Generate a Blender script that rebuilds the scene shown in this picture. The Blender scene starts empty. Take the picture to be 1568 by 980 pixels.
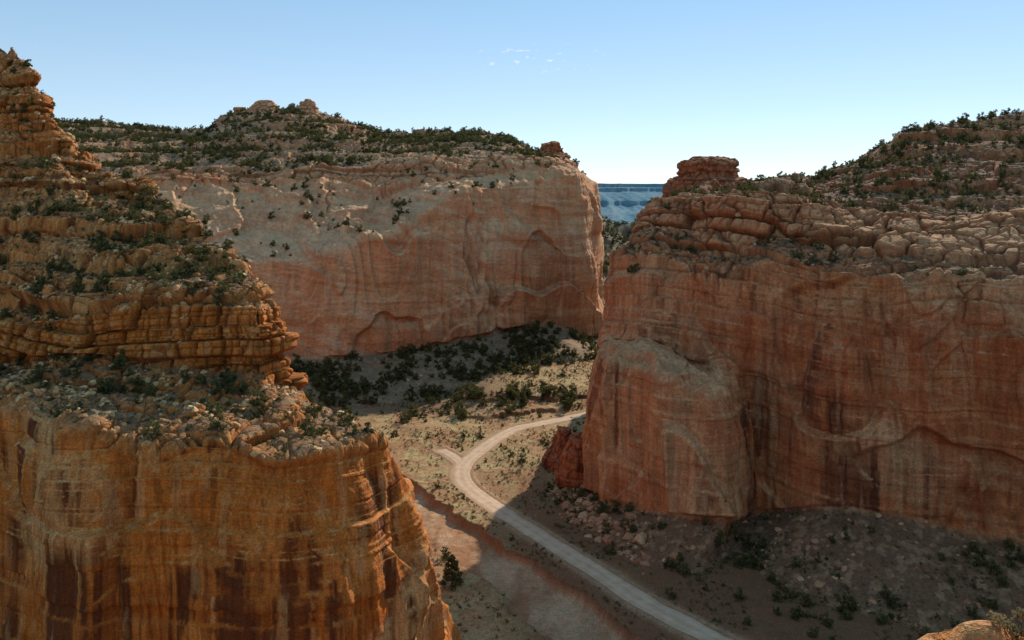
import bpy, math, bmesh
import numpy as np
from mathutils import Vector
F=np.float32
rng=np.random.default_rng(11)
scene=bpy.context.scene
# ------------------------------------------------------------------ noise
T=64
TAB=(rng.random(T*T*T).astype(F)*2-1)
J1=rng.random(T*T*T).astype(F); J2=rng.random(T*T*T).astype(F); J3=rng.random(T*T*T).astype(F)
def hidx(a,b,c): return ((a&63)<<12)|((b&63)<<6)|(c&63)
def vn(x,y,z):
    x=np.asarray(x,F);y=np.asarray(y,F);z=np.asarray(z,F)
    x,y,z=np.broadcast_arrays(x,y,z)
    xi=np.floor(x);yi=np.floor(y);zi=np.floor(z)
    fx=x-xi;fy=y-yi;fz=z-zi
    fx=fx*fx*(3-2*fx);fy=fy*fy*(3-2*fy);fz=fz*fz*(3-2*fz)
    xi=xi.astype(np.int32);yi=yi.astype(np.int32);zi=zi.astype(np.int32)
    def g(a,b,c): return TAB[hidx(xi+a,yi+b,zi+c)]
    x00=g(0,0,0)*(1-fx)+g(1,0,0)*fx
    x10=g(0,1,0)*(1-fx)+g(1,1,0)*fx
    x01=g(0,0,1)*(1-fx)+g(1,0,1)*fx
    x11=g(0,1,1)*(1-fx)+g(1,1,1)*fx
    return (x00*(1-fy)+x10*fy)*(1-fz)+(x01*(1-fy)+x11*fy)*fz
def fbm(x,y,z,o=4):
    r=0;a=.5
    for i in range(o):
        k=2.03**i
        r=r+a*vn(x*k+i*7.3,y*k+i*3.1,z*k+i*5.7); a*=.5
    return r
def vor(x,y,z,zs=(-1,0,1)):
    xi=np.floor(x).astype(np.int32);yi=np.floor(y).astype(np.int32);zi=np.floor(z).astype(np.int32)
    f1=np.full(x.shape,9,F);f2=np.full(x.shape,9,F);cid=np.zeros(x.shape,np.int32)
    for a in (-1,0,1):
        for b in (-1,0,1):
            for c in zs:
                h=hidx(xi+a,yi+b,zi+c)
                d=(xi+a+J1[h]-x)**2+(yi+b+J2[h]-y)**2
                if len(zs)>1: d=d+(zi+c+J3[h]-z)**2
                m=d<f1
                f2=np.where(m,f1,np.minimum(f2,d))
                cid=np.where(m,h,cid)
                f1=np.where(m,d,f1)
    return np.sqrt(f1),np.sqrt(f2),TAB[(cid*7+13)%(T*T*T)]
def sstep(a,b,x):
    t=np.clip((x-a)/(b-a),0,1); return t*t*(3-2*t)
BE=np.concatenate([[0],np.cumsum(.3+1.4*np.random.default_rng(3).random(900)**1.4)]).astype(F);BE*=900/BE[-1]
def beds(s,mean):   # irregular bed thickness
    q=np.clip(s/mean+120,1,880);i=np.searchsorted(BE,q)-1
    f=(q-BE[i])/(BE[i+1]-BE[i]);return i,f.astype(F),(BE[i]-120)*mean,(BE[i+1]-120)*mean
def lay(s,mean,k=0):
    i,f,_,_=beds(s,mean);a=TAB[(i*97+k*1013+5)%(T*T*T)];b=TAB[((i+1)*97+k*1013+5)%(T*T*T)]
    t=sstep(.8,1.0,f);return a*(1-t)+b*t-.3*np.exp(-((f-.88)/.07)**2)
def bstair(z,mean,lo=.5):
    i,f,a,b=beds(z,mean);t=sstep(lo,.95,f)
    return a+(b-a)*(.15*f+.85*t)
# ------------------------------------------------------------------ mesh helpers
def mesh_from(name,V,Q):
    me=bpy.data.meshes.new(name)
    V=np.ascontiguousarray(V,F);Q=np.ascontiguousarray(Q,np.int32)
    me.vertices.add(len(V));me.vertices.foreach_set("co",V.ravel())
    k=Q.shape[1]
    me.loops.add(Q.size);me.loops.foreach_set("vertex_index",Q.ravel())
    me.polygons.add(len(Q));me.polygons.foreach_set("loop_start",np.arange(0,Q.size,k,dtype=np.int32))
    me.update(calc_edges=True)
    return me
def obj(name,me,mat=None,parent=None,smooth=True):
    o=bpy.data.objects.new(name,me);scene.collection.objects.link(o)
    if mat: me.materials.append(mat)
    if parent: o.parent=parent
    if smooth: me.shade_smooth()
    else: me.shade_flat()
    return o
def gridquads(nu,nv):
    i=np.arange(nu*nv).reshape(nu,nv)
    return np.stack([i[:-1,:-1],i[1:,:-1],i[1:,1:],i[:-1,1:]],-1).reshape(-1,4)
def addattr(me,name,arr):
    a=me.attributes.new(name,'FLOAT_COLOR','POINT')
    n=arr.shape[0];c=np.ones((n,4),F);c[:,:arr.shape[1]]=arr
    a.data.foreach_set("color",c.ravel())
def normals(P):
    du=np.gradient(P,axis=0);dv=np.gradient(P,axis=1)
    n=np.cross(du,dv);l=np.linalg.norm(n,axis=-1,keepdims=True)
    return n/np.maximum(l,1e-6),l[...,0]
def blur(A,k,ax):
    if k<1:return A
    pad=[(0,0)]*A.ndim;pad[ax]=(k,k)
    B=np.cumsum(np.pad(A,pad,mode='edge').astype(np.float64),axis=ax)
    n=A.shape[ax]
    hi=np.take(B,np.arange(2*k,2*k+n),axis=ax)
    lo=np.take(B,np.arange(-1,n-1).clip(0),axis=ax)
    lo=np.where(np.arange(n).reshape([-1 if i==ax else 1 for i in range(A.ndim)])==0,0,lo)
    return ((hi-lo)/(2*k+1)).astype(F)
def mixc(a,b,t):
    a=np.asarray(a,F);b=np.asarray(b,F);return a+(b-a)*np.clip(t,0,1)[...,None]
# stone colour from geology: beds, cross-bedding, desert varnish, bleached patches, soil on ledges
def stone(P,N,cav,B,SL,PL,pal,sc=1.,seed=0.,soilw=1.,strk=1.,xbw=1.,gr=1.):
    x,y,z=P[...,0]*sc,P[...,1]*sc,P[...,2]*sc
    s=z+2*vn(x/37+seed,y/37,0)
    bedc=fbm(x/90,y/90,s/5.+seed,4);thin=lay(s,.9,5);
    big=fbm(x/20+seed,y/20,z/17,4);med=fbm(x/3.2,y/3.2,z/2.4+seed,4)*gr
    zz=z+6*vn(x/30,y/30,z/22+seed)
    xb=fbm(x/26,y/26,(zz+.3*x)/1.1,3)
    c=mixc(pal['red'],pal['tan'],.42+(.7+.9*min(xbw,1))*bedc+.2*thin*min(xbw,1))
    c=mixc(c,pal['pale'],sstep(.1,.36,big)*.6)
    c=mixc(c,pal['tan'],sstep(0,.3,med)*.4)
    c=mixc(c,pal['red'],sstep(.02,.26,xb)*.5*xbw)
    c=mixc(c,pal['pale'],sstep(.04,.28,-xb)*.35*xbw)
    c=mixc(c,pal['tan'],B*.35)
    c=mixc(c,pal['pale'],np.clip(PL,0,1))
    c=mixc(c,np.array(pal['soil'])*1.15,np.clip(-PL,0,1))
    steep=sstep(.6,.3,N[...,2])
    s1=fbm(x/3.0+seed,y/3.0,z/70,4);s2=fbm(x/.8,y/.8,z/22,3);pt=fbm(x/14,y/14,z/26+seed,3)
    st=(sstep(-.02,.2,s1)*sstep(-.15,.12,pt)*.9+sstep(.05,.28,s2)*.45)*steep*strk*(1-.65*B)
    c=mixc(c,pal['dark'],st*(1-.6*np.clip(PL,0,1)))
    c=mixc(c,pal['pale'],sstep(.14,.32,fbm(x/1.7+5,y/1.7,z/40,3))*steep*.4*gr)
    c=mixc(c,pal['red'],sstep(-.05,.25,-pt)*steep*.4)
    flat=sstep(.55,.8,N[...,2])
    c=mixc(c,pal['soil'],flat*SL*soilw*sstep(-.35,-.05,med))
    c=mixc(c,pal['pale'],sstep(.4,.75,N[...,2])*sstep(.05,.25,fbm(x/1.1,y/1.1,z/1.1,2))*.4*(1-.6*SL))
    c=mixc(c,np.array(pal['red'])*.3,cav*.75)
    c=c*(1+.30*med+.22*gr*fbm(x/.6,y/.6,z/.5,2))[...,None]
    return np.clip(c,.01,.85)
SC={}
def sweep(name,C,usub,vsub,wb,wm,wt,wr,wp,mat,pal,L=25.,aL=2.5,blk=3.,ablk=.8,hter=3.5,flute=.8,slab=1.2,bed=1.6,detail=.15,seed=0.,warp=.15,csc=1.,strk=1.,arches=(),pil=0.,litx=None,xbw=1.,gr=1.,crk=.3,rblk=None,jnt=1.):
    C=np.array(C,F);nc,nr,_=C.shape
    rows=[]
    for i in range(nc-1):
        p0=C[max(i-1,0)];p1=C[i];p2=C[i+1];p3=C[min(i+2,nc-1)]
        for t in np.arange(usub[i])/usub[i]:
            rows.append(.5*((2*p1)+(-p0+p2)*t+(2*p0-5*p1+4*p2-p3)*t*t+(-p0+3*p1-3*p2+p3)*t**3))
    rows.append(C[-1]);R=np.array(rows,F)
    nu=R.shape[0]
    v=np.concatenate([i+np.arange(vsub[i])/vsub[i] for i in range(nr-1)]+[[nr-1]]).astype(F);nv=len(v)
    U=R[:,nr//2,:];
    vv=v[None,:]+warp*(vn(U[:,None,0]/9.,U[:,None,1]/9.,v[None,:]*1.1+seed)+.5*vn(U[:,None,0]/3.5,U[:,None,1]/3.5,v[None,:]*1.7+seed))*np.minimum(1,v)[None,:]*np.minimum(1,(nr-1-v))[None,:]
    vv=np.clip(vv,0,nr-1.0001)
    r0=np.floor(vv).astype(int);f=(vv-r0)[...,None]
    ui=np.arange(nu)[:,None]
    P=R[ui,r0]*(1-f)+R[ui,r0+1]*f
    def wv(w):
        w=np.array(w,F);a=w[np.minimum(r0,len(w)-1)]
        return blur(a,4,1)
    B,M,TT,RB,PL=wv(wb),wv(wm),wv(wt),wv(wr),wv(wp)
    P=blur(P,2,1).astype(F)
    N,_a=normals(P);N=blur(N,4,1);N=N.astype(F)
    x,y,z=P[...,0],P[...,1],P[...,2]
    w1=vn(x/37+seed,y/37,z*0);
    s=z+2.0*w1+.5*vn(x/9,y/9,seed)
    d=aL*fbm(x/L+seed,y/L,z/(L*1.3),3)
    d=d*(.35+.65*np.maximum(B,M))
    # massive sandstone: exfoliation sheets, flutes, occasional vertical joints
    fl=vn(x/3.3,y/3.3,z/34+seed);fl2=vn(x/1.4,y/1.4,z/16+seed)
    dm=flute*(.4-np.abs(fl)*1.4)+flute*.35*fl2
    if pil:
        pp=vn(x/9+seed,y/9,z/60)+.35*vn(x/4.2,y/4.2,z/35+seed)
        dm=dm+pil*(.5-np.abs(pp)*2.2).clip(-.6,.5)*sstep(-.35,.25,vn(x/30,y/30,z/45+4))
    # long, gently curved exfoliation sheets dipping across the face
    n=(z*.8+x*.35)/(blk*6.)+1.5*vn(x/(blk*7)+seed,y/(blk*7),z/(blk*9))+.22*vn(x/(blk*2),y/(blk*2),z/(blk*2)+seed)
    k=np.floor(n);ff=n-k
    gate=sstep(-.25,.25,vn(x/(blk*4)+2,y/(blk*4),z/(blk*4)+seed))
    prof_=np.where(ff<.9,ff/.9,(1-ff)/.1)
    dm=dm+slab*1.1*prof_*(.3+.7*gate)
    n2=vn(x/(blk*2.6)+seed+3,y/(blk*2.6),z/(blk*7))*3.+z/(blk*9)
    k2=np.floor(n2);ff2=n2-k2
    gate2=sstep(.0,.4,vn(x/(blk*3)+8,y/(blk*3),z/(blk*6)))
    dm=dm+slab*.45*np.where(ff2<.9,ff2/.9,(1-ff2)/.1)*gate2
    jn=vn(x/(blk*3)+11,y/(blk*3),z/(blk*60)+seed)+.16*vn(x/2,y/2,z/9)
    jt=jnt*np.exp(-(jn/.05)**2)*sstep(-.1,.3,vn(x/(blk*6),y/(blk*6),z/(blk*9)+2))
    dm=dm-slab*.6*jt
    dm=dm+.22*lay(s,bed*1.3,1)+.08*lay(s,bed*.4,2)
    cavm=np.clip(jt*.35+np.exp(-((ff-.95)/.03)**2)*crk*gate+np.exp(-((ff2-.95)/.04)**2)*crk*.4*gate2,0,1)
    for (cx,cz,rx,rz,dep) in arches:   # spalled arch alcoves
        ux=(x-cx)/rx+.3*vn(x/7,z/7,seed);uz=(z-cz)/rz+.22*vn(x/6,z/6,seed+2)
        t=np.sqrt(ux**2+np.where(uz>0,uz,uz*.35)**2)
        mk=sstep(1.02,.9,t)*M
        dm=dm-dep*mk*(.45+.55*np.clip(uz,0,1))
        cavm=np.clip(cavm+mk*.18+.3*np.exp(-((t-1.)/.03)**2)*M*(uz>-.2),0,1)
    # jointed beds: vertical joints inside each bed
    bk=rblk or blk
    wx=x+.7*vn(x/2.5,y/2.5,z/4);wy=y+.7*vn(x/2.5+9,y/2.5,z/4)
    bi,bf,_,_=beds(s,bk*.75)
    g1,g2,cc=vor(wx/(bk*1.25)+seed,wy/(bk*1.25),bi*1.0+.5,(0,))
    e1=g2-g1;rz=sstep(0,.22,bf)*sstep(0,.12,1-bf)
    dome=np.sqrt(sstep(0,.22,e1))*(.35+.65*rz)
    b2,f2_,_,_=beds(s+3,bk*.3)
    h1,h2,c2=vor(wx/(bk*.5)+3,wy/(bk*.5),b2*1.0+.5,(0,))
    e2=h2-h1;dome2=np.sqrt(sstep(0,.3,e2))*(.4+.6*sstep(0,.25,f2_)*sstep(0,.2,1-f2_))
    bedoff=TAB[(bi*131+7)%(T*T*T)];am=.75+.6*vn(x/14,y/14,z/9+seed)
    db=ablk*am*(dome*.8+cc*.8)+ablk*.26*(dome2+c2*.8)+ablk*1.15*bedoff*sstep(0,.1,bf)
    # loose rubble cover
    q1,q2,qc=vor(x/(blk*.45)+seed,y/(blk*.45),z/(blk*.35))
    rub=np.sqrt(np.clip((q2-q1)*2.2,0,1))
    ra=sstep(.0,.35,fbm(x/7+seed,y/7,z/7,3))
    dr=ablk*.42*rub*(.4+qc)*ra
    d=d+M*dm+B*db+RB*dr
    d=d+detail*fbm(x/1.3,y/1.3,z/1.0,3)
    P=P+N*d[...,None]
    zz=P[...,2];q=zz+1.6*vn(x/22+seed,y/22,0)+.7*vn(x/6,y/6,seed)+.25*cc
    ta=np.clip(.8+.9*vn(x/16,y/16,z/8+seed),0,1)
    dz=.72*ta*(bstair(q,hter)-q)+.28*(bstair(q+.4*c2,hter*.33)-q)
    P[...,2]=zz+TT*dz
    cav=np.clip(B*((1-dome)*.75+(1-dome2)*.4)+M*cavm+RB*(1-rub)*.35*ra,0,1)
    N2,ar=normals(P)
    me=mesh_from(name,P.reshape(-1,3),gridquads(nu,nv))
    if litx: PL=PL+litx[2]*sstep(litx[1],litx[0],P[...,0])*M  # left-facing side painted paler for its grazing and bounced light
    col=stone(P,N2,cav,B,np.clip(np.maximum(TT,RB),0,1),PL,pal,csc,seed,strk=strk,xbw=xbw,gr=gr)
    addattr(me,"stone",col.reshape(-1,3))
    o=obj(name,me,mat)
    SC[name]=dict(P=P.reshape(-1,3),N=N2.reshape(-1,3),A=ar.ravel(),T=TT.ravel(),R=RB.ravel(),B=B.ravel(),M=M.ravel(),v=np.broadcast_to(vv,(nu,nv)).ravel())
    return o
# image pixels (a across, b down) projected to estimated depth D, camera at z=80
def S(a,b,D): return (D*(a-784)/1231., D, 80+D*(300-b)/1231.)
def G(a,D,z): return (D*(a-784)/1231., D, z)
# ------------------------------------------------------------------ node helper
def newmat(name):
    m=bpy.data.materials.new(name);m.use_nodes=True
    nt=m.node_tree;nt.nodes.clear();return m,nt
class NB:
    def __init__(s,nt): s.nt=nt
    def n(s,t,**k):
        nd=s.nt.nodes.new(t)
        for a,b in k.items(): setattr(nd,a,b)
        return nd
    def l(s,a,b): s.nt.links.new(a,b)
    def val(s,sock,v):
        if hasattr(v,'links'): s.l(v,sock)
        else: sock.default_value=v
    def math(s,op,a,b=None,clamp=False):
        m=s.n('ShaderNodeMath',operation=op);m.use_clamp=clamp
        s.val(m.inputs[0],a)
        if b is not None:s.val(m.inputs[1],b)
        return m.outputs[0]
    def mix(s,f,a,b,bt='MIX'):
        m=s.n('ShaderNodeMix',data_type='RGBA',blend_type=bt)
        s.val(m.inputs[0],f)
        for k,v in ((6,a),(7,b)):
            if isinstance(v,tuple): m.inputs[k].default_value=(*v,1)
            else: s.l(v,m.inputs[k])
        return m.outputs[2]
    def noise(s,vec,scale,detail=4,rough=.55,dist=0):
        m=s.n('ShaderNodeTexNoise');s.l(vec,m.inputs['Vector'])
        m.inputs['Scale'].default_value=scale;m.inputs['Detail'].default_value=detail
        m.inputs['Roughness'].default_value=rough;m.inputs['Distortion'].default_value=dist
        return m.outputs['Fac']
    def ss(s,v,a,b,c=0.,d=1.):
        m=s.n('ShaderNodeMapRange',interpolation_type='SMOOTHSTEP');s.val(m.inputs[0],v)
        m.inputs[1].default_value=a;m.inputs[2].default_value=b;m.inputs[3].default_value=c;m.inputs[4].default_value=d
        return m.outputs[0]
    def scl(s,vec,x,y,z):
        m=s.n('ShaderNodeVectorMath',operation='MULTIPLY');s.l(vec,m.inputs[0]);m.inputs[1].default_value=(x,y,z)
        return m.outputs[0]
    def vscale(s,c,f):
        m=s.n('ShaderNodeVectorMath',operation='SCALE');s.l(c,m.inputs[0]);s.val(m.inputs['Scale'],f);return m.outputs[0]
def rockmat(name,scale=2.5,dist=.15,base=None,g_=1.):
    m,nt=newmat(name);b=NB(nt)
    geo=b.n('ShaderNodeNewGeometry');pos=geo.outputs['Position']
    f=b.noise(b.scl(pos,1,1,1.6),scale,4,.7)
    if base is None:
        c=b.n('ShaderNodeAttribute',attribute_name='stone').outputs['Color']
        g=b.noise(b.scl(pos,1,1,.07),scale*.7,4,.65)
        c=b.vscale(c,b.ss(g,.3,.7,1-.22*g_,1+.18*g_))
    else:
        oi=b.n('ShaderNodeObjectInfo');c=b.mix(oi.outputs['Random'],base[0],base[1])
    c=b.vscale(c,b.ss(f,.28,.72,1-.32*g_,1+.30*g_))
    bs=b.n('ShaderNodeBsdfPrincipled');b.l(c,bs.inputs['Base Color']);bs.inputs['Roughness'].default_value=.92
    bs.inputs['Specular IOR Level'].default_value=.2
    bu=b.n('ShaderNodeBump');bu.inputs['Strength'].default_value=.95;bu.inputs['Distance'].default_value=dist
    b.l(f,bu.inputs['Height']);b.l(bu.outputs[0],bs.inputs['Normal'])
    o=b.n('ShaderNodeOutputMaterial');b.l(bs.outputs[0],o.inputs[0])
    return m
M_left=rockmat('orange_sandstone',3.,.3);M_mid=rockmat('pink_sandstone',.8,.6,g_=.45);M_right=rockmat('red_sandstone',1.8,.4,g_=.8)
PLf=dict(red=(.49,.115,.012),tan=(.56,.20,.04),pale=(.64,.39,.17),soil=(.22,.125,.068),dark=(.15,.038,.009))
PMd=dict(red=(.60,.225,.095),tan=(.67,.36,.17),pale=(.73,.49,.285),soil=(.22,.14,.08),dark=(.36,.15,.075))
PRt=dict(red=(.40,.095,.030),tan=(.48,.185,.07),pale=(.62,.37,.19),soil=(.155,.082,.045),dark=(.12,.036,.018))

# ------------------------------------------------------------------ MID MESA
mid=[]
def colm(base,midp,rim,slick,ledge,slope,sky,toe=55,foot=None,back=None):
    bx=base
    f=foot or (bx[0]+toe*.35,bx[1]-toe,-3.)
    bk=back or (sky[0],sky[1]+90,sky[2]-10)
    return [f,base,midp,rim,slick,ledge,slope,sky,bk]
mid.append(colm(S(-300,500,365),S(-300,420,370),S(-300,340,378),S(-290,280,400),S(-290,262,410),S(-280,225,500),S(-280,190,640)))
mid.append(colm(S(60,520,350),S(55,430,355),S(50,340,365),S(50,283,388),S(60,262,396),S(60,225,500),S(60,186,640)))
mid.append(colm(S(200,530,345),S(200,440,350),S(205,360,358),S(210,285,400),S(212,264,408),S(190,225,510),S(190,190,660)))
mid.append(colm(S(340,545,345),S(335,470,350),S(345,395,358),S(300,287,408),S(300,265,416),S(300,225,510),S(305,196,620)))
mid.append(colm(S(440,548,350),S(430,480,354),S(430,402,362),S(380,284,416),S(380,264,424),S(370,215,500),S(350,176,600)))
mid.append(colm(S(545,548,360),S(540,470,364),S(540,377,372),S(470,282,420),S(470,262,428),S(450,210,500),S(430,164,600)))
mid.append(colm(S(620,540,371),S(612,450,375),S(620,350,382),S(560,280,425),S(560,258,433),S(530,215,510),S(510,175,600)))
mid.append(colm(S(705,522,385),S(695,430,388),S(680,305,396),S(650,276,420),S(650,250,436),S(620,222,510),S(575,200,610)))
mid.append(colm(S(780,505,402),S(770,400,404),S(745,287,410),S(735,268,428),S(735,245,442),S(690,218,500),S(650,199,600)))
mid.append(colm(S(850,500,412),S(845,400,414),S(825,275,420),S(815,258,434),S(810,243,446),S(770,224,500),S(725,202,590)))
mid.append(colm(S(897,518,425),S(895,400,428),S(882,267,432),S(868,256,442),S(855,248,452),S(830,238,500),S(780,216,560),toe=30))
mid.append(colm(S(914,505,452),S(907,400,456),S(890,272,462),S(876,262,470),S(862,252,480),S(840,245,510),S(800,230,560),foot=(75,430,-3.)))
mid.append(colm((58,560,5),(56,560,45),(48,560,86),(42,562,92),(36,565,98),(25,575,104),(8,600,110),foot=(95,560,-3.),back=(-40,640,108)))
mid.append(colm((62,720,5),(60,720,45),(50,720,86),(44,722,92),(38,725,98),(25,730,104),(8,740,108),foot=(100,720,-3.),back=(-60,740,106)))
sweep('sandstone_mesa',mid,[25,40,60,100,110,90,90,90,90,80,45,40,30],[70,130,130,100,50,130,150,6],
      wb=[0,.05,.1,.2,1.,.4,.45,.2],wm=[0,1,1,.75,.1,.0,0,0],wt=[0,0,0,.25,.0,1,1,0],wr=[1,0,0,0,.3,1,1,1],wp=[-.7,0,.05,.2,-0.,0,0,0],mat=M_mid,pal=PMd,
      L=45,aL=8.,blk=7.,ablk=1.8,hter=8.,flute=.8,slab=3.6,bed=4.,detail=.3,seed=2.3,csc=.6,strk=.5,pil=2.6,xbw=1.2,gr=.5,crk=.45,
      arches=[(-55,14,14,12,3.5),(14,46,11,15,3.)])

# ------------------------------------------------------------------ RIGHT BUTTE
def colr(foot,base,r2,r3,rim,r5,r6,r7,r8):
    return [foot,base,r2,r3,rim,r5,r6,r7,r8,(r8[0]+20,r8[1]+110,r8[2]-10)]
rt=[]
rt.append(colr((100,430,-3),(118,420,4),(120,420,25),(121,420,45),(122,418,62),(126,416,66),(132,414,74),(140,405,80),(150,395,84)))
rt.append(colr((28,310,-3),(50,300,3),(52,300,22),(54,300,42),(56,300,60),(60,302,64),(66,304,72),(72,308,78),(78,312,83)))
rt.append(colr((8,250,-3),S(920,715,235),S(932,560,238),S(940,480,240),S(947,397,243),S(985,374,248),S(1000,332,262),S(1022,305,275),S(1042,288,292)))
rt.append(colr((6,208,-3),S(920,765,204),S(926,558,210),S(945,524,227),S(958,396,231),S(1012,364,238),S(1040,292,246),S(1062,287,264),S(1080,282,295)))
rt.append(colr((17,182,-3),S(1000,785,190),S(985,570,197),S(1005,530,217),S(1030,402,221),S(1060,367,230),S(1082,290,238),S(1108,285,262),S(1120,280,295)))
rt.append(colr((30,166,-3),S(1110,795,180),S(1088,610,187),S(1078,560,208),S(1090,432,211),S(1110,392,218),S(1130,288,228),S(1150,283,262),S(1160,276,297)))
rt.append(colr((42,160,-3),S(1150,788,196),S(1150,600,201),S(1155,490,202),S(1170,402,204),S(1190,377,214),S(1196,290,224),S(1205,279,262),S(1205,270,297)))
rt.append(colr((60,148,-3),S(1260,778,184),S(1260,600,187),S(1260,500,189),S(1265,415,193),S(1268,386,203),S(1258,312,220),S(1262,293,255),S(1255,270,295)))
rt.append(colr((72,142,-3),S(1350,785,178),S(1350,600,181),S(1350,500,183),S(1350,425,187),S(1350,402,196),S(1340,335,222),S(1330,288,250),S(1320,246,295)))
rt.append(colr((88,134,-3),S(1460,810,171),S(1460,610,174),S(1460,510,176),S(1460,425,181),S(1460,405,191),S(1450,342,218),S(1430,270,250),S(1410,198,300)))
rt.append(colr((104,124,-3),S(1590,835,162),S(1590,620,166),S(1590,520,168),S(1590,425,173),S(1590,405,184),S(1580,335,214),S(1560,255,250),S(1540,176,300)))
rt.append(colr((140,100,-3),S(1900,860,148),S(1900,640,152),S(1900,530,154),S(1900,430,159),S(1900,405,172),S(1880,320,205),S(1840,240,250),S(1800,150,310)))
rt.append(colr((200,60,-3),S(2600,900,130),S(2600,660,134),S(2600,540,136),S(2600,430,142),S(2580,405,155),S(2500,320,190),S(2300,240,240),S(2200,150,310)))
sweep('red_sandstone_butte',rt,[25,60,80,90,90,80,90,90,110,130,60,20],[70,150,80,80,45,130,120,120,6],
      wb=[.0,.1,.2,.3,.9,1.2,.6,.45,.2],wm=[0,1,1,1,.2,.1,0,0,0],wt=[0,0,0,0,.3,.1,1,1,0],wr=[.6,0,0,0,1.,0,1,1,1],wp=[-.85,-.0,.05,.1,.2,.35,.15,0,0],mat=M_right,pal=PRt,
      L=26,aL=4.2,blk=4.4,rblk=6.4,ablk=1.7,hter=6.,flute=.8,slab=2.,bed=2.4,detail=.2,seed=7.7,csc=.8,strk=.85,pil=3.2,litx=(46,60,.3),gr=.8,crk=.3,jnt=.5,xbw=.6,
      arches=[(94,17,15,11,2.2)])

# ------------------------------------------------------------------ LEFT MESA
lf=[]
def coll(*r):
    r=list(r); return r+[(r[-1][0]-55,r[-1][1]+35,r[-1][2]-40)]
lf.append(coll(G(-450,125,-3),S(-420,800,134),S(-400,590,140),S(-400,570,145),S(-400,545,150),S(-400,480,152),S(-380,380,165),S(-380,180,185),S(-380,20,210)))
lf.append(coll(G(-160,120,-3),S(-150,820,128),S(-150,600,134),S(-150,575,140),S(-150,550,146),S(-150,490,148),S(-150,390,162),S(-150,190,185),S(-140,30,205)))
lf.append(coll(G(0,114,-3),S(0,820,122),S(5,612,128),S(5,580,136),S(5,555,144),S(0,495,146),S(-5,390,160),S(-10,190,182),S(0,60,195)))
lf.append(coll(G(110,104,-3),S(110,840,106),S(110,650,112),S(95,590,125),S(90,548,138),S(90,488,140),S(60,390,155),S(35,215,180),S(24,80,190)))
lf.append(coll(G(190,102,-3),S(190,860,105),S(190,692,109),S(180,620,120),S(175,548,134),S(170,478,136),S(140,380,152),S(80,240,178),S(46,112,188)))
lf.append(coll(G(260,102,-3),S(260,860,105),S(260,694,108),S(245,630,120),S(235,555,132),S(235,470,134),S(200,372,152),S(110,270,176),S(60,150,188)))
lf.append(coll(G(345,102,-3),S(340,860,104),S(335,680,108),S(310,630,120),S(295,560,131),S(295,468,133),S(260,380,150),S(160,290,174),S(76,192,188)))
lf.append(coll(G(440,102,-3),S(430,860,104),S(420,710,107),S(380,650,118),S(350,565,129),S(350,468,131),S(300,397,147),S(200,308,170),S(102,220,188)))
lf.append(coll(G(560,106,-3),S(520,860,108),S(505,695,111),S(440,645,120),S(400,565,129),S(398,470,131),S(325,402,146),S(222,315,168),S(150,256,186)))
lf.append(coll(G(660,118,-3),S(602,860,115),S(568,686,117),S(480,648,124),S(425,584,132),S(410,466,133),S(345,395,148),S(230,305,168),S(185,268,185)))
lf.append(coll(G(722,138,-3),S(648,850,128),S(585,676,125),S(505,654,130),S(440,604,136),S(410,468,138),S(348,392,150),S(236,300,172),S(212,282,180)))
lf.append(coll((-22,165,-3),(-30,162,16),(-38,158,32),(-50,152,34),(-56,150,40),(-60,150,58),(-68,154,64),(-86,174,75),(-94,184,77)))
lf.append(coll((-65,225,-3),(-70,222,20),(-76,218,36),(-80,216,40),(-84,214,46),(-86,214,58),(-94,214,64),(-104,216,72),(-112,220,75)))
lf.append(coll((-170,260,-3),(-170,256,20),(-170,250,43),(-170,246,48),(-170,243,50),(-170,242,62),(-170,238,70),(-170,234,78),(-170,230,82)))
sweep('orange_sandstone_mesa',lf,[15,40,120,100,85,95,110,110,85,75,60,20,15],[140,170,90,80,100,140,150,130,6],
      wb=[.0,.08,.7,.45,1.15,.6,.5,.8,.2],wm=[1,1,.1,0,.1,0,0,0,0],wt=[0,0,.4,.5,0,1,1,.5,0],wr=[0,0,1,1,0,1,1,1,1],wp=[0,0,.25,-.1,.0,.2,.2,.1,0],mat=M_left,pal=PLf,
      L=18,aL=2.6,blk=3.1,rblk=4.,ablk=1.3,hter=4.4,flute=.9,slab=.9,bed=1.8,detail=.16,seed=4.1,strk=1.25,pil=2.2,gr=.9,crk=.15,xbw=.25,jnt=.5)

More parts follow.
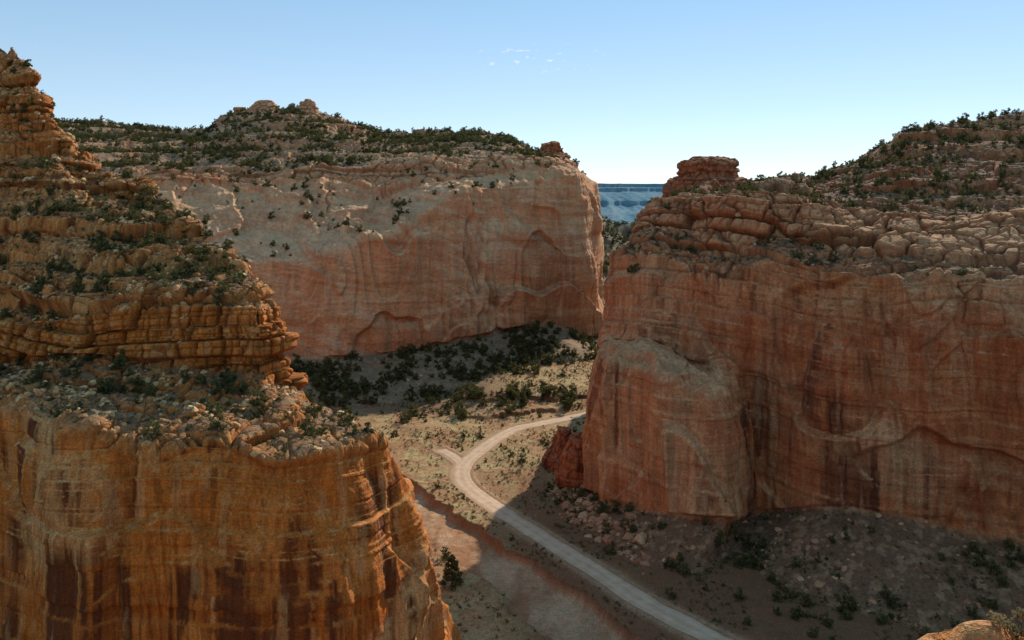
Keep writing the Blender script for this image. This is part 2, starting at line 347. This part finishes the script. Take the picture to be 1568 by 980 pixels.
# ------------------------------------------------------------------ knobs
def knob(name,cx,cy,z0,prof,mat,pal,sy=1.,nu=200,seed=0.,blk=2.):
    pr=np.array([(prof[0][0]*1.15,-14)]+list(prof),F);tt=np.linspace(0,1,120)
    seg=np.linspace(0,1,len(pr));r=np.interp(tt,seg,pr[:,0]);zz=np.interp(tt,seg,pr[:,1])
    th=np.linspace(0,2*np.pi,nu)
    Rr=r[None,:]*(1+.35*vn(np.cos(th)*1.5+seed,np.sin(th)*1.5,0)[:,None])
    x=cx+Rr*np.cos(th)[:,None];y=cy+Rr*np.sin(th)[:,None]*sy;z=z0+np.broadcast_to(zz[None,:],Rr.shape)
    P=np.stack([x,y,z],-1).astype(F)
    bi,bf,_,_=beds(z+.8*vn(x/5,y/5,0),blk*.6)
    f1,f2,c=vor(x/blk+seed,y/blk,bi+.5,(0,));e=np.sqrt(sstep(0,.3,f2-f1))*(.4+.6*sstep(0,.2,bf))
    d=blk*.22*(e+c*.8)+blk*.4*TAB[(bi*131)%(T**3)]
    k=np.minimum(1,r/(blk*.8))[None,:]*d
    P[...,0]+=np.cos(th)[:,None]*k;P[...,1]+=np.sin(th)[:,None]*k
    P[...,2]+=.15*blk*c*e+.4*fbm(x/1.5,y/1.5,z,3)+.7*vn(x/4+seed,y/4,0)*sstep(0,6,zz)[None,:]
    P[-1]=P[0]
    N,_=normals(P)
    me=mesh_from(name,P.reshape(-1,3),gridquads(nu,120))
    addattr(me,"stone",stone(P,N,(1-e)*.8,np.full(e.shape,.3),np.full(e.shape,.3),e*0,pal,1.,seed).reshape(-1,3))
    return obj(name,me,mat)
PKn=dict(red=(.38,.095,.035),tan=(.44,.145,.06),pale=(.50,.24,.13),soil=(.20,.11,.065),dark=(.15,.045,.025))
knob('rock_outcrop',72,298,79,[(17,0),(14.5,5),(13,7),(11.5,7.6),(9.6,8.4),(9.2,13.2),(7.5,14.6),(5.5,15.2),(0,15.4)],M_right,PKn,seed=1.,blk=2.6)
knob('rock_outcrop',22,468,97,[(12,0),(9,6),(6,8.5),(5.2,13),(3,14),(0,14.2)],M_mid,PKn,seed=2.,blk=2.8)
knob('rock_outcrop',-185,600,137,[(16,0),(11,6),(8,9),(7,10.5),(5.5,13),(3,14),(0,14.2)],M_mid,PMd,seed=3.,blk=3.4)
knob('rock_outcrop',-152,600,136,[(14,0),(8,6),(5,11),(4,14),(2.5,15.5),(0,15.8)],M_mid,PMd,seed=5.,blk=3.)
knob('rock_outcrop',-203,600,135,[(10,0),(6,5),(3.5,8),(3,11),(0,11.4)],M_mid,PMd,seed=6.,blk=2.6)
knob('rock_outcrop',15.5,238,-1,[(6.5,0),(5,4),(3.6,7),(2.6,10),(1.6,12),(0,12.2)],M_right,PKn,seed=8.,blk=2.)
knob('rock_outcrop',20,225,-1,[(8,0),(7,4),(6,9),(3.6,13),(0,14)],M_right,PKn,seed=9.,blk=2.)

# ------------------------------------------------------------------ GROUND
road=np.array([(60,122),(46,134),(36,145),(27.4,156),(16.3,173),(7,188),(-2.3,203),(-10.5,219),(-14.1,229),(-14.2,240),(-10.2,252),(-4.1,266),(1.6,275.5),(9,281),(20,289),(36,300),(62,318),(85,350),(78,400),(80,460)],F)
def crom(C,n):
    out=[]
    for i in range(len(C)-1):
        p0=C[max(i-1,0)];p1=C[i];p2=C[i+1];p3=C[min(i+2,len(C)-1)]
        for t in np.arange(n)/n: out.append(.5*((2*p1)+(-p0+p2)*t+(2*p0-5*p1+4*p2-p3)*t*t+(-p0+3*p1-3*p2+p3)*t**3))
    out.append(C[-1]);return np.array(out,F)
roadc=crom(road,14)
spur=crom(np.array([(-13.6,236),(-16,243),(-19,249),(-22.5,254)],F),8)
def dist_poly(x,y,C,step=1):
    d=np.full(x.shape,1e9,F);C=C[::step]
    for a,b in zip(C[:-1],C[1:]):
        ab=b-a;t=np.clip(((x-a[0])*ab[0]+(y-a[1])*ab[1])/(ab@ab),0,1)
        d=np.minimum(d,(x-a[0]-t*ab[0])**2+(y-a[1]-t*ab[1])**2)
    return np.sqrt(d)
def zlow(x,y):
    h=.9*vn(x/45,y/45,3.3)+.3*vn(x/17,y/17,1.)
    hill=44*sstep(430,700,y)*(1-sstep(800,1300,y))*sstep(-150,60,x)*(1-sstep(500,900,x))
    return h+hill
wy=np.array([60,100,145,151.5,170,186.5,203,221,235,262,300,340]);wr_=np.array([60,40,25,21.7,9.1,-3.6,-13.9,-24,-35,-55,-85,-120])
wl_=np.array([30,18,5.4,1.5,-9.7,-23,-33,-42,-52,-70,-98,-135])
def zground(x,y,rd=None):
    zl=zlow(x,y)
    if rd is None: rd=dist_poly(x,y,roadc,3)
    k=sstep(3.0,6.5,rd)
    det=.8*fbm(x/9,y/9,0,4)+.4*np.abs(fbm(x/2.2,y/2.2,2.,3))
    far=sstep(420,600,y)*(1-sstep(1200,2000,y))*26*fbm(x/60,y/60,5.,4)
    wob=2.0*vn(x/7,y/7,8.)+.8*vn(x/2.5,y/2.5,9.)
    xr=np.interp(y,wy,wr_)+wob;xl=np.interp(y,wy,wl_)+wob
    w=sstep(0,1.0,xr-x)*sstep(0,3.5,x-xl)*(y<345)*(rd>3.4)
    z=zl+k*(det+far)-2.2*w+w*(.25*vn(x/3,y/3,0)+.5*np.abs(vn(x/5+.4*vn(x/9,y/9,1.),y/16,6.)))
    tb=sstep(-.8,.8,y-(293+.2*x)-9*fbm(x/11,y/14,2.,4))*sstep(-25,-10,x)*(x<60)*sstep(6,9,rd)
    tb2=sstep(-.8,.8,y-(310+.1*x)-12*fbm(x/13,y/16,7.,4))*(x<60)
    z=z+(1.3*tb+1.5*tb2*sstep(-25,-5,x))*(1-sstep(400,440,y))
    berm=.25*np.exp(-((rd-3.3)/.5)**2)
    return z+berm-(1-sstep(2.6,3.2,rd))*.05,w
gx=np.concatenate([-np.geomspace(9000,62,40),np.arange(-60,-45,1.),np.arange(-45,60,.33),np.arange(60,150,.9),np.geomspace(152,9000,45)]).astype(F)
gy=np.concatenate([-np.geomspace(4000,10,20),np.arange(0,130,3.),np.arange(130,330,.36),np.arange(330,470,.9),np.arange(470,900,2.5),np.geomspace(905,14000,60)]).astype(F)
XX,YY=np.meshgrid(gx,gy,indexing='ij')
rd=np.minimum(dist_poly(XX,YY,roadc,2),dist_poly(XX,YY,spur)+.8)
ZZ,W=zground(XX,YY,rd)
PG=np.stack([XX,YY,ZZ],-1)
NG,AG=normals(PG)
big=fbm(XX/22,YY/22,0*XX,4);med=fbm(XX/4,YY/4,0*XX+3,4);fin=fbm(XX/.9,YY/.9,0*XX+6,3)
c=mixc((.37,.185,.085),(.45,.28,.135),.5+1.6*big)
c=mixc(c,(.47,.36,.165),sstep(-.05,.25,med)*.7)
c=mixc(c,(.19,.115,.055),sstep(.0,.26,fin)*.65)
c=mixc(c,(.24,.09,.04),sstep(.92,.7,NG[...,2])*.9)
shadez=sstep(-12,14,XX-(YY-150)*-.1)*sstep(262,190,YY)
c=mixc(c,(.19,.085,.042),shadez*.9)  # shade of the right butte deepened in the soil colour
c=mixc(c,(.18,.10,.06),sstep(285,305,YY)*sstep(10,-15,XX)*(1-sstep(420,500,YY))*.7)  # mid mesa's shade on the floor painted into the soil colour
c=mixc(c,(.12,.11,.075),sstep(430,520,YY)*(1-sstep(900,1500,YY))*.8)
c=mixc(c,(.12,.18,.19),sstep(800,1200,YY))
wc=mixc((.34,.165,.08),(.50,.32,.185),.5+2.4*fbm(XX/5+.3*fbm(XX/9,YY/9,0*XX,2),YY/16,0*XX,4))
c=mixc(c,wc,W)
edge=np.exp(-((rd-3.2)/1.1)**2)*.8
c=mixc(c,(.42,.26,.15),edge);c=c*(1+.3*fin)[...,None]
m_ground,nt=newmat('desert_soil');b=NB(nt)
geo=b.n('ShaderNodeNewGeometry');pos=geo.outputs['Position']
at=b.n('ShaderNodeAttribute',attribute_name='soil')
n3=b.noise(pos,3.2,4,.7)
cc_=b.vscale(at.outputs['Color'],b.ss(n3,.3,.7,.65,1.3))
bs=b.n('ShaderNodeBsdfPrincipled');b.l(cc_,bs.inputs['Base Color']);bs.inputs['Roughness'].default_value=.95;bs.inputs['Specular IOR Level'].default_value=.15
bu=b.n('ShaderNodeBump');bu.inputs['Distance'].default_value=.3;b.l(n3,bu.inputs['Height']);b.l(bu.outputs[0],bs.inputs['Normal'])
o_=b.n('ShaderNodeOutputMaterial');b.l(bs.outputs[0],o_.inputs[0])
me=mesh_from('ground',PG.reshape(-1,3),gridquads(len(gx),len(gy)))
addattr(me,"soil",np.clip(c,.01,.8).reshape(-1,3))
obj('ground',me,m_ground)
SC['ground']=dict(P=PG.reshape(-1,3),N=NG.reshape(-1,3),A=AG.ravel(),W=W.ravel(),rd=rd.ravel())
# road
m_road,nt=newmat('packed_dirt_road');b=NB(nt)
geo=b.n('ShaderNodeNewGeometry');pos=geo.outputs['Position']
uv=b.n('ShaderNodeAttribute',attribute_name='zn');sc_=b.n('ShaderNodeSeparateColor');b.l(uv.outputs['Color'],sc_.inputs[0])
n2=b.noise(pos,.4,5,.65);n3=b.noise(pos,5,3,.7)
c=b.mix(b.ss(n2,.35,.65),(.46,.29,.18),(.56,.39,.26))
c=b.mix(b.math('MULTIPLY',sc_.outputs[0],.5),c,(.62,.47,.33))
c=b.mix(b.ss(n3,.5,.7,0,.35),c,(.36,.25,.17))
bs=b.n('ShaderNodeBsdfPrincipled');b.l(c,bs.inputs['Base Color']);bs.inputs['Roughness'].default_value=.9;bs.inputs['Specular IOR Level'].default_value=.2
bu=b.n('ShaderNodeBump');bu.inputs['Distance'].default_value=.05;b.l(n3,bu.inputs['Height']);b.l(bu.outputs[0],bs.inputs['Normal'])
o_=b.n('ShaderNodeOutputMaterial');b.l(bs.outputs[0],o_.inputs[0])
def strip(name,C,w,parent=None,dz=.03):
    C=crom(C,3);t=np.gradient(C,axis=0);t/=np.linalg.norm(t,axis=1,keepdims=True);nn=np.stack([t[:,1],-t[:,0]],1)
    cs=np.linspace(-1,1,13)
    wob=.12*vn(C[:,0]/6,C[:,1]/6,0)+.07*vn(C[:,0]/1.5,C[:,1]/1.5,0)
    P=C[:,None,:]+nn[:,None,:]*(cs[None,:,None]*(w*(1+wob))[:,None,None])
    z=zlow(P[...,0],P[...,1])+dz+.05*(1-cs**2)[None,:]-.05*np.exp(-((np.abs(cs)-.4)/.12)**2)[None,:]-.12*(np.abs(cs)>.97)[None,:]
    V=np.concatenate([P,z[...,None]],-1)
    me=mesh_from(name,V.reshape(-1,3),gridquads(len(C),13)[:,::-1])
    tr=np.broadcast_to(np.exp(-((np.abs(cs)-.4)/.15)**2)[None,:],z.shape)
    addattr(me,"zn",np.stack([tr,tr,tr],-1).reshape(-1,3))
    return obj(name,me,m_road,parent)
r=strip('dirt_road',roadc,2.6,dz=.05)
strip('turnout_spur',spur,1.8,parent=r,dz=.03)

# distant plateau: wooded slopes with pale cliff bands and side canyons
fx=np.linspace(-3000,3600,1500);prof=np.array([(0,-20),(250,22),(520,48),(535,62),(700,78),(1000,98),(1010,112),(1100,116),(1112,131),(2500,138),(4000,120)],F)
fv=np.concatenate([np.linspace(0,1150,300),np.linspace(1200,4000,12)])
FX,FV=np.meshgrid(fx,fv,indexing='ij')
off=160*vn(FX/500,0,3.)+60*vn(FX/150,0,5.)
spr=(120*np.abs(vn(FX/75,FV/900,2.))+50*np.abs(vn(FX/28,FV/300,4.)))*sstep(1180,980,FV)*sstep(0,120,FV)
FZ=np.interp(np.clip(FV-spr,0,4000),prof[:,0],prof[:,1])+2*fbm(FX/40,FV/40,0,4)*(FV<1000)+2.*fbm(FX/60,FV/60,3.,3)*(FV>1100)
P=np.stack([FX,2200+FV+off,FZ],-1)
N,_=normals(P)
c=mixc((.13,.225,.275),(.19,.26,.29),.5+2.*fbm(FX/45,FV/60,0,4))  # blue air haze put into the slope colours
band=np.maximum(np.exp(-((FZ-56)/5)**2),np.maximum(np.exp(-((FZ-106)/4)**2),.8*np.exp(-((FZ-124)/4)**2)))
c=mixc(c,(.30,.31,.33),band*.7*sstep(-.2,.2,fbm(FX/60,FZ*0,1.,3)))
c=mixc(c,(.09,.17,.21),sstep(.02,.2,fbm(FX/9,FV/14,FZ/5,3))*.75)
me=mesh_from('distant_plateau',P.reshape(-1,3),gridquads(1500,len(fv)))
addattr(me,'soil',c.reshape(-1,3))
m_far,nt=newmat('hazy_forested_slope');b=NB(nt)
at=b.n('ShaderNodeAttribute',attribute_name='soil')
bs=b.n('ShaderNodeBsdfDiffuse');b.l(at.outputs['Color'],bs.inputs['Color'])
o_=b.n('ShaderNodeOutputMaterial');b.l(bs.outputs[0],o_.inputs[0])
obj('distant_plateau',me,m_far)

# camera-side rim ledge
lx=np.linspace(-30,45,300);ly=np.linspace(-30,24,260)
LX,LY=np.meshgrid(lx,ly,indexing='ij')
dd=np.sqrt(((LX-10.0)/4.2)**2+((LY-15)/2.6)**2)
z=78.2-.62*np.maximum(LY,0)+3.0*(1-sstep(.35,1.25,dd))
f1,f2,cc=vor(LX/1.6,LY/1.6,z/1.2);dm_=np.sqrt(np.clip((f2-f1)*2.4,0,1))
z=z+.35*dm_+.3*cc+.25*fbm(LX/.8,LY/.8,0,3)-.35
edge=sstep(0,1.2,18.4+1.2*vn(LX/2,0,0)-LY)*sstep(0,1.5,20+vn(LY/3,0,0)-LX)*sstep(0,1.5,LX+26)
z=-1+(z+1)*edge
P=np.stack([LX,LY,z],-1);N,_=normals(P)
me=mesh_from('canyon_rim_ledge',P.reshape(-1,3),gridquads(300,260))
addattr(me,"stone",stone(P,N,(1-dm_)*.6,dm_*0+.6,dm_*0+.2,dm_*0+.3,PLf,2.).reshape(-1,3))
obj('canyon_rim_ledge',me,M_left)

# ------------------------------------------------------------------ vegetation + boulders
def leafmat(name,c1,c2,c3):
    m,nt=newmat(name);b=NB(nt)
    oi=b.n('ShaderNodeObjectInfo');geo=b.n('ShaderNodeNewGeometry')
    n=b.noise(geo.outputs['Position'],1.2,2,.6)
    c=b.mix(oi.outputs['Random'],c1,c2);c=b.mix(b.ss(n,.4,.7),c,c3)
    d=b.n('ShaderNodeBsdfDiffuse');b.l(c,d.inputs['Color'])
    t=b.n('ShaderNodeBsdfTranslucent');b.l(c,t.inputs['Color'])
    mx=b.n('ShaderNodeMixShader');mx.inputs[0].default_value=.35;b.l(d.outputs[0],mx.inputs[1]);b.l(t.outputs[0],mx.inputs[2])
    o=b.n('ShaderNodeOutputMaterial');b.l(mx.outputs[0],o.inputs[0]);return m
m_jun=leafmat('juniper_foliage',(.06,.066,.028),(.12,.11,.042),(.16,.15,.055))
m_sage=leafmat('sage_foliage',(.16,.13,.06),(.25,.19,.09),(.10,.095,.045))
m_dry=leafmat('dry_brush',(.30,.22,.10),(.38,.28,.13),(.25,.2,.1))
m_bark,nt=newmat('bark');b=NB(nt);geo=b.n('ShaderNodeNewGeometry')
c=b.mix(b.noise(b.scl(geo.outputs['Position'],8,8,1.5),1,3),(.07,.045,.03),(.16,.12,.09))
bs=b.n('ShaderNodeBsdfDiffuse');b.l(c,bs.inputs['Color']);o_=b.n('ShaderNodeOutputMaterial');b.l(bs.outputs[0],o_.inputs[0])
MB_l=rockmat('orange_boulder',3.,.1,((.44,.20,.075),(.62,.40,.19)))
MB_m=rockmat('pink_boulder',1.,.3,((.48,.25,.13),(.64,.42,.25)))
MB_r=rockmat('red_boulder',2.,.15,((.28,.11,.055),(.50,.29,.155)))
def tube(V,Q,a,bb,r0,r1,k=5):
    a=np.array(a,F);bb=np.array(bb,F);d=bb-a;d/=np.linalg.norm(d)+1e-9
    u=np.cross(d,[.3,.9,.2]);u/=np.linalg.norm(u);w=np.cross(d,u);n0=len(V)
    for p,rr in ((a,r0),(bb,r1)):
        for i in range(k):
            t=2*math.pi*i/k;V.append(p+rr*(math.cos(t)*u+math.sin(t)*w))
    for i in range(k): Q.append((n0+i,n0+(i+1)%k,n0+k+(i+1)%k,n0+k+i))
def plant(kind,seed,nleaf=700,leaf=.06):
    g=np.random.default_rng(seed);V=[];Q=[]
    lobes=[]
    if kind=='juniper':
        tube(V,Q,(0,0,-.15),(.03,.02,.35),.05,.035)
        for i in range(10):
            a=g.random()*6.28;rr=g.uniform(.12,.42);zz=g.uniform(.12,.8)
            rr*=1.15-.5*zz
            p=(rr*math.cos(a),rr*math.sin(a),zz);tube(V,Q,(.02,.01,g.uniform(.05,.3)),p,.022,.008,4);lobes.append((p,g.uniform(.12,.24)))
    elif kind=='pine':
        tube(V,Q,(0,0,-.1),(.0,.01,1.),.03,.006)
        for i in range(34):
            zz=.12+.86*(i/34);a=i*2.4+g.random();rr=.30*(1-zz)**.8*g.uniform(.6,1.15)+.02
            p=(rr*math.cos(a),rr*math.sin(a),zz-.03);tube(V,Q,(0,0,zz),p,.008,.003,3);lobes.append((p,.05+.07*(1-zz)))
    else:
        for i in range(12):
            a=g.random()*6.28;rr=g.uniform(.1,.38);zz=g.uniform(.15,.5)
            p=(rr*math.cos(a),rr*math.sin(a),zz);tube(V,Q,(0,0,-.05),p,.012,.004,3);lobes.append((p,g.uniform(.08,.2)))
    nst=len(Q)
    L=len(lobes);idx=g.integers(0,L,nleaf)
    cen=np.array([l[0] for l in lobes])[idx];rad=np.array([l[1] for l in lobes])[idx]
    d=g.normal(size=(nleaf,3));d/=np.linalg.norm(d,axis=1,keepdims=True)
    p=cen+d*(rad*g.random(nleaf)**.45)[:,None]*np.array([1,1,.8])
    p[:,2]=np.maximum(p[:,2],.02)
    u=g.normal(size=(nleaf,3));u/=np.linalg.norm(u,axis=1,keepdims=True);w=np.cross(u,d);w/=np.linalg.norm(w,axis=1,keepdims=True)+1e-6
    s=(leaf*g.uniform(.5,1.2,nleaf))[:,None]
    LV=np.stack([p-u*s-w*s*.5,p+u*s-w*s*.35,p+u*s*.8+w*s*.5,p-u*s*.7+w*s*.5],1).reshape(-1,3)
    n0=len(V);V=np.concatenate([np.array(V).reshape(-1,3),LV]);LQ=np.arange(nleaf*4).reshape(-1,4)+n0
    Q=np.concatenate([np.array(Q).reshape(-1,4),LQ]);me=mesh_from(kind,V,Q)
    mi=np.ones(len(Q),np.int32);mi[:nst]=0
    return me,mi
def mkplant(name,kind,seed,mat,parent=None,**k):
    me,mi=plant(kind,seed,**k);me.materials.append(m_bark);me.materials.append(mat)
    me.polygons.foreach_set("material_index",mi)
    o=bpy.data.objects.new(name,me);scene.collection.objects.link(o);o.parent=parent;return o
def mkrock(name,seed,parent,mat):
    g=np.random.default_rng(seed);bm=bmesh.new();bmesh.ops.create_icosphere(bm,subdivisions=3,radius=.6)
    pl=[]
    for i in range(13):
        n=g.normal(size=3);n/=np.linalg.norm(n);pl.append((n,g.uniform(.30,.47)))
    for v in bm.verts:
        c=np.array(v.co)
        for n,dd in pl:
            t=c@n
            if t>dd:c=c-n*(t-dd)
        c=c*np.array([1,.8,.62]);v.co=c
    me=bpy.data.meshes.new(name);bm.to_mesh(me);bm.free()
    return obj(name,me,mat,parent,smooth=False)
def instancer(name,P,s,child,N=None,g=rng):
    n=len(P)
    th=g.random(n)*6.283
    if N is None: N=np.tile([0,0,1.],(n,1))
    t=np.stack([np.cos(th),np.sin(th),np.zeros(n)],1);t-=N*(t*N).sum(1,keepdims=True);t/=np.linalg.norm(t,axis=1,keepdims=True)
    bt=np.cross(N,t);h=(s/2)[:,None]
    V=np.stack([P-t*h-bt*h,P+t*h-bt*h,P+t*h+bt*h,P-t*h+bt*h],1).reshape(-1,3)
    me=mesh_from(name,V,np.arange(n*4).reshape(-1,4));o=obj(name,me,smooth=False)
    o.instance_type='FACES';o.use_instance_faces_scale=True;o.show_instancer_for_render=False
    child.parent=o
    return o
def pick(key,w,n):
    s=SC[key];w=np.where(np.isfinite(w),w,0)*s['A'];w=np.clip(w,0,None).astype(np.float64)
    w/=w.sum()
    return rng.choice(len(w),n,p=w)
J=[];Rk={'l':[],'m':[],'r':[]};SG=[]
def add(lst,key,i,smin,smax,pw=1.5,sink=.08):
    s=SC[key];p=s['P'][i].astype(float).copy();sz=smin+(smax-smin)*rng.random(len(i))**pw
    p[:,2]-=sz*sink
    lst.append((p,sz,s['N'][i].astype(float)))
def clump(P,L,t=0.): return np.clip(fbm(P[:,0]/L,P[:,1]/L,0*P[:,0]+1.,3)*2.4+.5-t,0.02,1)
for key,nj,nr,s1,s2,kk,rs in (('sandstone_mesa',8500,3000,1.2,5.,'m',2.8),('red_sandstone_butte',3000,5000,.5,3.2,'r',2.5),('orange_sandstone_mesa',2300,7000,.35,2.9,'l',1.7)):
    s=SC[key];nzv=s['N'][:,2];cl=clump(s['P'],14. if kk=='m' else 6.)
    P=s['P'];fr=(np.abs(P[:,0])<P[:,1]*.72)
    flat=sstep(.35,.75,nzv)*fr
    add(J,key,pick(key,flat*(s['T']*.9+s['R']*.6+.02)*cl,nj),s1,s2,2.3)
    add(Rk[kk],key,pick(key,fr*sstep(.3,.7,nzv)*(s['T']*.4+s['R']+.03)*clump(s['P'],5.,.1),nr),.25,rs,3.2,.05)
    add(SG,key,pick(key,flat*(s['T']*.5+s['R']+.02),nr),.3,1. if kk!='m' else 1.8,1.5)
s=SC['red_sandstone_butte'];add(J,'red_sandstone_butte',pick('red_sandstone_butte',(s['v']>7.6)*(s['v']<8.1)*(s['P'][:,0]>105)*(s['P'][:,0]<260)*1.,170),1.,4.2,1.3)
s=SC['sandstone_mesa'];add(J,'sandstone_mesa',pick('sandstone_mesa',(s['v']>6.3)*(s['v']<7.2)*1.,1000),1.5,4.2,1.5)
add(J,'sandstone_mesa',pick('sandstone_mesa',(s['v']<.95)*(s['N'][:,2]>.5)*clump(s['P'],12.,.0),2300),1.,5.4,2.)
s=SC['ground'];Pg=s['P'];near=(Pg[:,1]>120)*(Pg[:,1]<420)*(np.abs(Pg[:,0]-20)<110)*(s['W']<.1)*(s['rd']>3.6)
add(SG,'ground',pick('ground',near*clump(Pg,10.,-.2),26000),.3,1.2,1.8)
add(J,'ground',pick('ground',near*(Pg[:,1]>284)*clump(Pg,12.,-.1),1000),.8,6.,2.1)
add(J,'ground',pick('ground',near*(Pg[:,1]<280)*clump(Pg,12.,.1),300),.8,3.2,1.8)
add(J,'ground',pick('ground',(Pg[:,1]>440)*(Pg[:,1]<900)*(Pg[:,0]>20)*(Pg[:,0]<190)*1.,2600),2.,5.5,1.5)
Rg=[];add(Rg,'ground',pick('ground',near*clump(Pg,5.,.2),2600),.2,.8,3.)
s=SC['red_sandstone_butte'];pm=(s['v']<.95)
add(Rk['r'],'red_sandstone_butte',pick('red_sandstone_butte',pm*(s['P'][:,0]<30)*(s['P'][:,1]<262)*1.,800),.5,4.6,2.4,.1)
add(Rk['r'],'red_sandstone_butte',pick('red_sandstone_butte',pm*1.,600),.3,2.,3.)
add(J,'red_sandstone_butte',pick('red_sandstone_butte',pm*clump(s['P'],8.,.1),800),.8,3.8,1.8)
add(SG,'red_sandstone_butte',pick('red_sandstone_butte',pm*clump(s['P'],8.,.0),7000),.3,1.1,1.7)
def cat(l): return np.concatenate([a[0] for a in l]),np.concatenate([a[1] for a in l]),np.concatenate([a[2] for a in l])
def distribute(name,lst,mk,k,tilt=False):
    P,s,N=cat(lst);r=rng.integers(0,k,len(P))
    for j in range(k):
        m=r==j;ch=mk(j);n=None
        if tilt:
            n=N[m]*.7+rng.normal(size=(m.sum(),3))*.25+np.array([0,0,.5]);n/=np.linalg.norm(n,axis=1,keepdims=True)
        instancer(name,P[m],s[m],ch,n)
distribute('juniper_shrubs',J,lambda j:mkplant('juniper','juniper',20+j,m_jun,nleaf=340,leaf=.07),5)
distribute('sagebrush',SG,lambda j:mkplant('sage','sage',40+j,m_sage if j else m_jun,nleaf=110,leaf=.075),3)
distribute('boulders',Rk['l'],lambda j:mkrock('boulder',60+j,None,MB_l),3,True)
distribute('boulders',Rk['m'],lambda j:mkrock('boulder',70+j,None,MB_m),2,True)
distribute('boulders',Rk['r']+Rg,lambda j:mkrock('boulder',80+j,None,MB_r),3,True)
def zat(x,y): return float(zground(np.array([[x]],F),np.array([[y]],F))[0][0,0])
t=mkplant('pine_tree','pine',5,m_jun,nleaf=2600,leaf=.03);t.location=(-12.2,163,zat(-12.2,163)-.1);t.scale=(7.5,7.5,7)
t=mkplant('desert_shrub','sage',6,m_dry,nleaf=900,leaf=.035);t.location=(8.9,14.2,72.2);t.scale=(.9,.9,.9)
t=mkplant('desert_shrub','sage',7,m_dry,nleaf=900,leaf=.035);t.location=(7.7,14.4,71.3);t.scale=(.6,.6,.6)

# ------------------------------------------------------------------ light, sky, camera
AZ=math.radians(29);EL=math.radians(32)
su=bpy.data.lights.new('sun','SUN');su.energy=5.;su.angle=math.radians(.5);su.color=(1,.90,.76)
so=bpy.data.objects.new('sun',su);scene.collection.objects.link(so)
dirv=Vector((math.sin(AZ)*math.cos(EL),math.cos(AZ)*math.cos(EL),math.sin(EL)))
so.rotation_euler=dirv.to_track_quat('Z','Y').to_euler();so.location=(100,100,300)
w=bpy.data.worlds.new('World');scene.world=w;w.use_nodes=True;nt=w.node_tree;nt.nodes.clear();b=NB(nt)
sky=b.n('ShaderNodeTexSky',sky_type='NISHITA');sky.sun_disc=False;sky.sun_elevation=EL;sky.sun_rotation=AZ
sky.altitude=3000;sky.air_density=1.;sky.dust_density=.05;sky.ozone_density=.8
tc=b.n('ShaderNodeTexCoord');gen=tc.outputs['Generated']
sp=b.n('ShaderNodeSeparateXYZ');b.l(gen,sp.inputs[0])
# hand-set gradient added to the sky model; also lifts the shade
sky_grad=b.mix(b.ss(sp.outputs[2],.0,.34),(4.6,5.8,6.5),(2.3,4.6,6.4))
skyc=b.mix(.5,sky.outputs[0],sky_grad)
nn=b.noise(b.scl(gen,60,60,160),1,4,.6,.3)
mx=b.math('MULTIPLY',b.ss(b.math('ABSOLUTE',b.math('SUBTRACT',sp.outputs[0],.03)),.10,.02),b.ss(b.math('ABSOLUTE',b.math('SUBTRACT',sp.outputs[2],.168)),.022,.004))
mx=b.math('MULTIPLY',mx,b.ss(sp.outputs[1],.5,.7))
mx=b.math('MULTIPLY',mx,b.ss(nn,.57,.68))
c=b.mix(b.math('MULTIPLY',mx,.7),skyc,(6.8,7.,7.2))
bg=b.n('ShaderNodeBackground');bg.inputs['Strength'].default_value=.14;b.l(c,bg.inputs['Color'])
o_=b.n('ShaderNodeOutputWorld');b.l(bg.outputs[0],o_.inputs[0])
cam=bpy.data.cameras.new('camera');co=bpy.data.objects.new('camera',cam);scene.collection.objects.link(co)
co.location=(0,0,80);co.rotation_euler=(math.radians(90),0,0);cam.sensor_width=36;cam.lens=36*1231/1568.;cam.shift_y=-190/1568.
cam.clip_start=.5;cam.clip_end=30000
scene.camera=co
scene.view_settings.view_transform='Standard';scene.view_settings.look='None';scene.view_settings.exposure=0
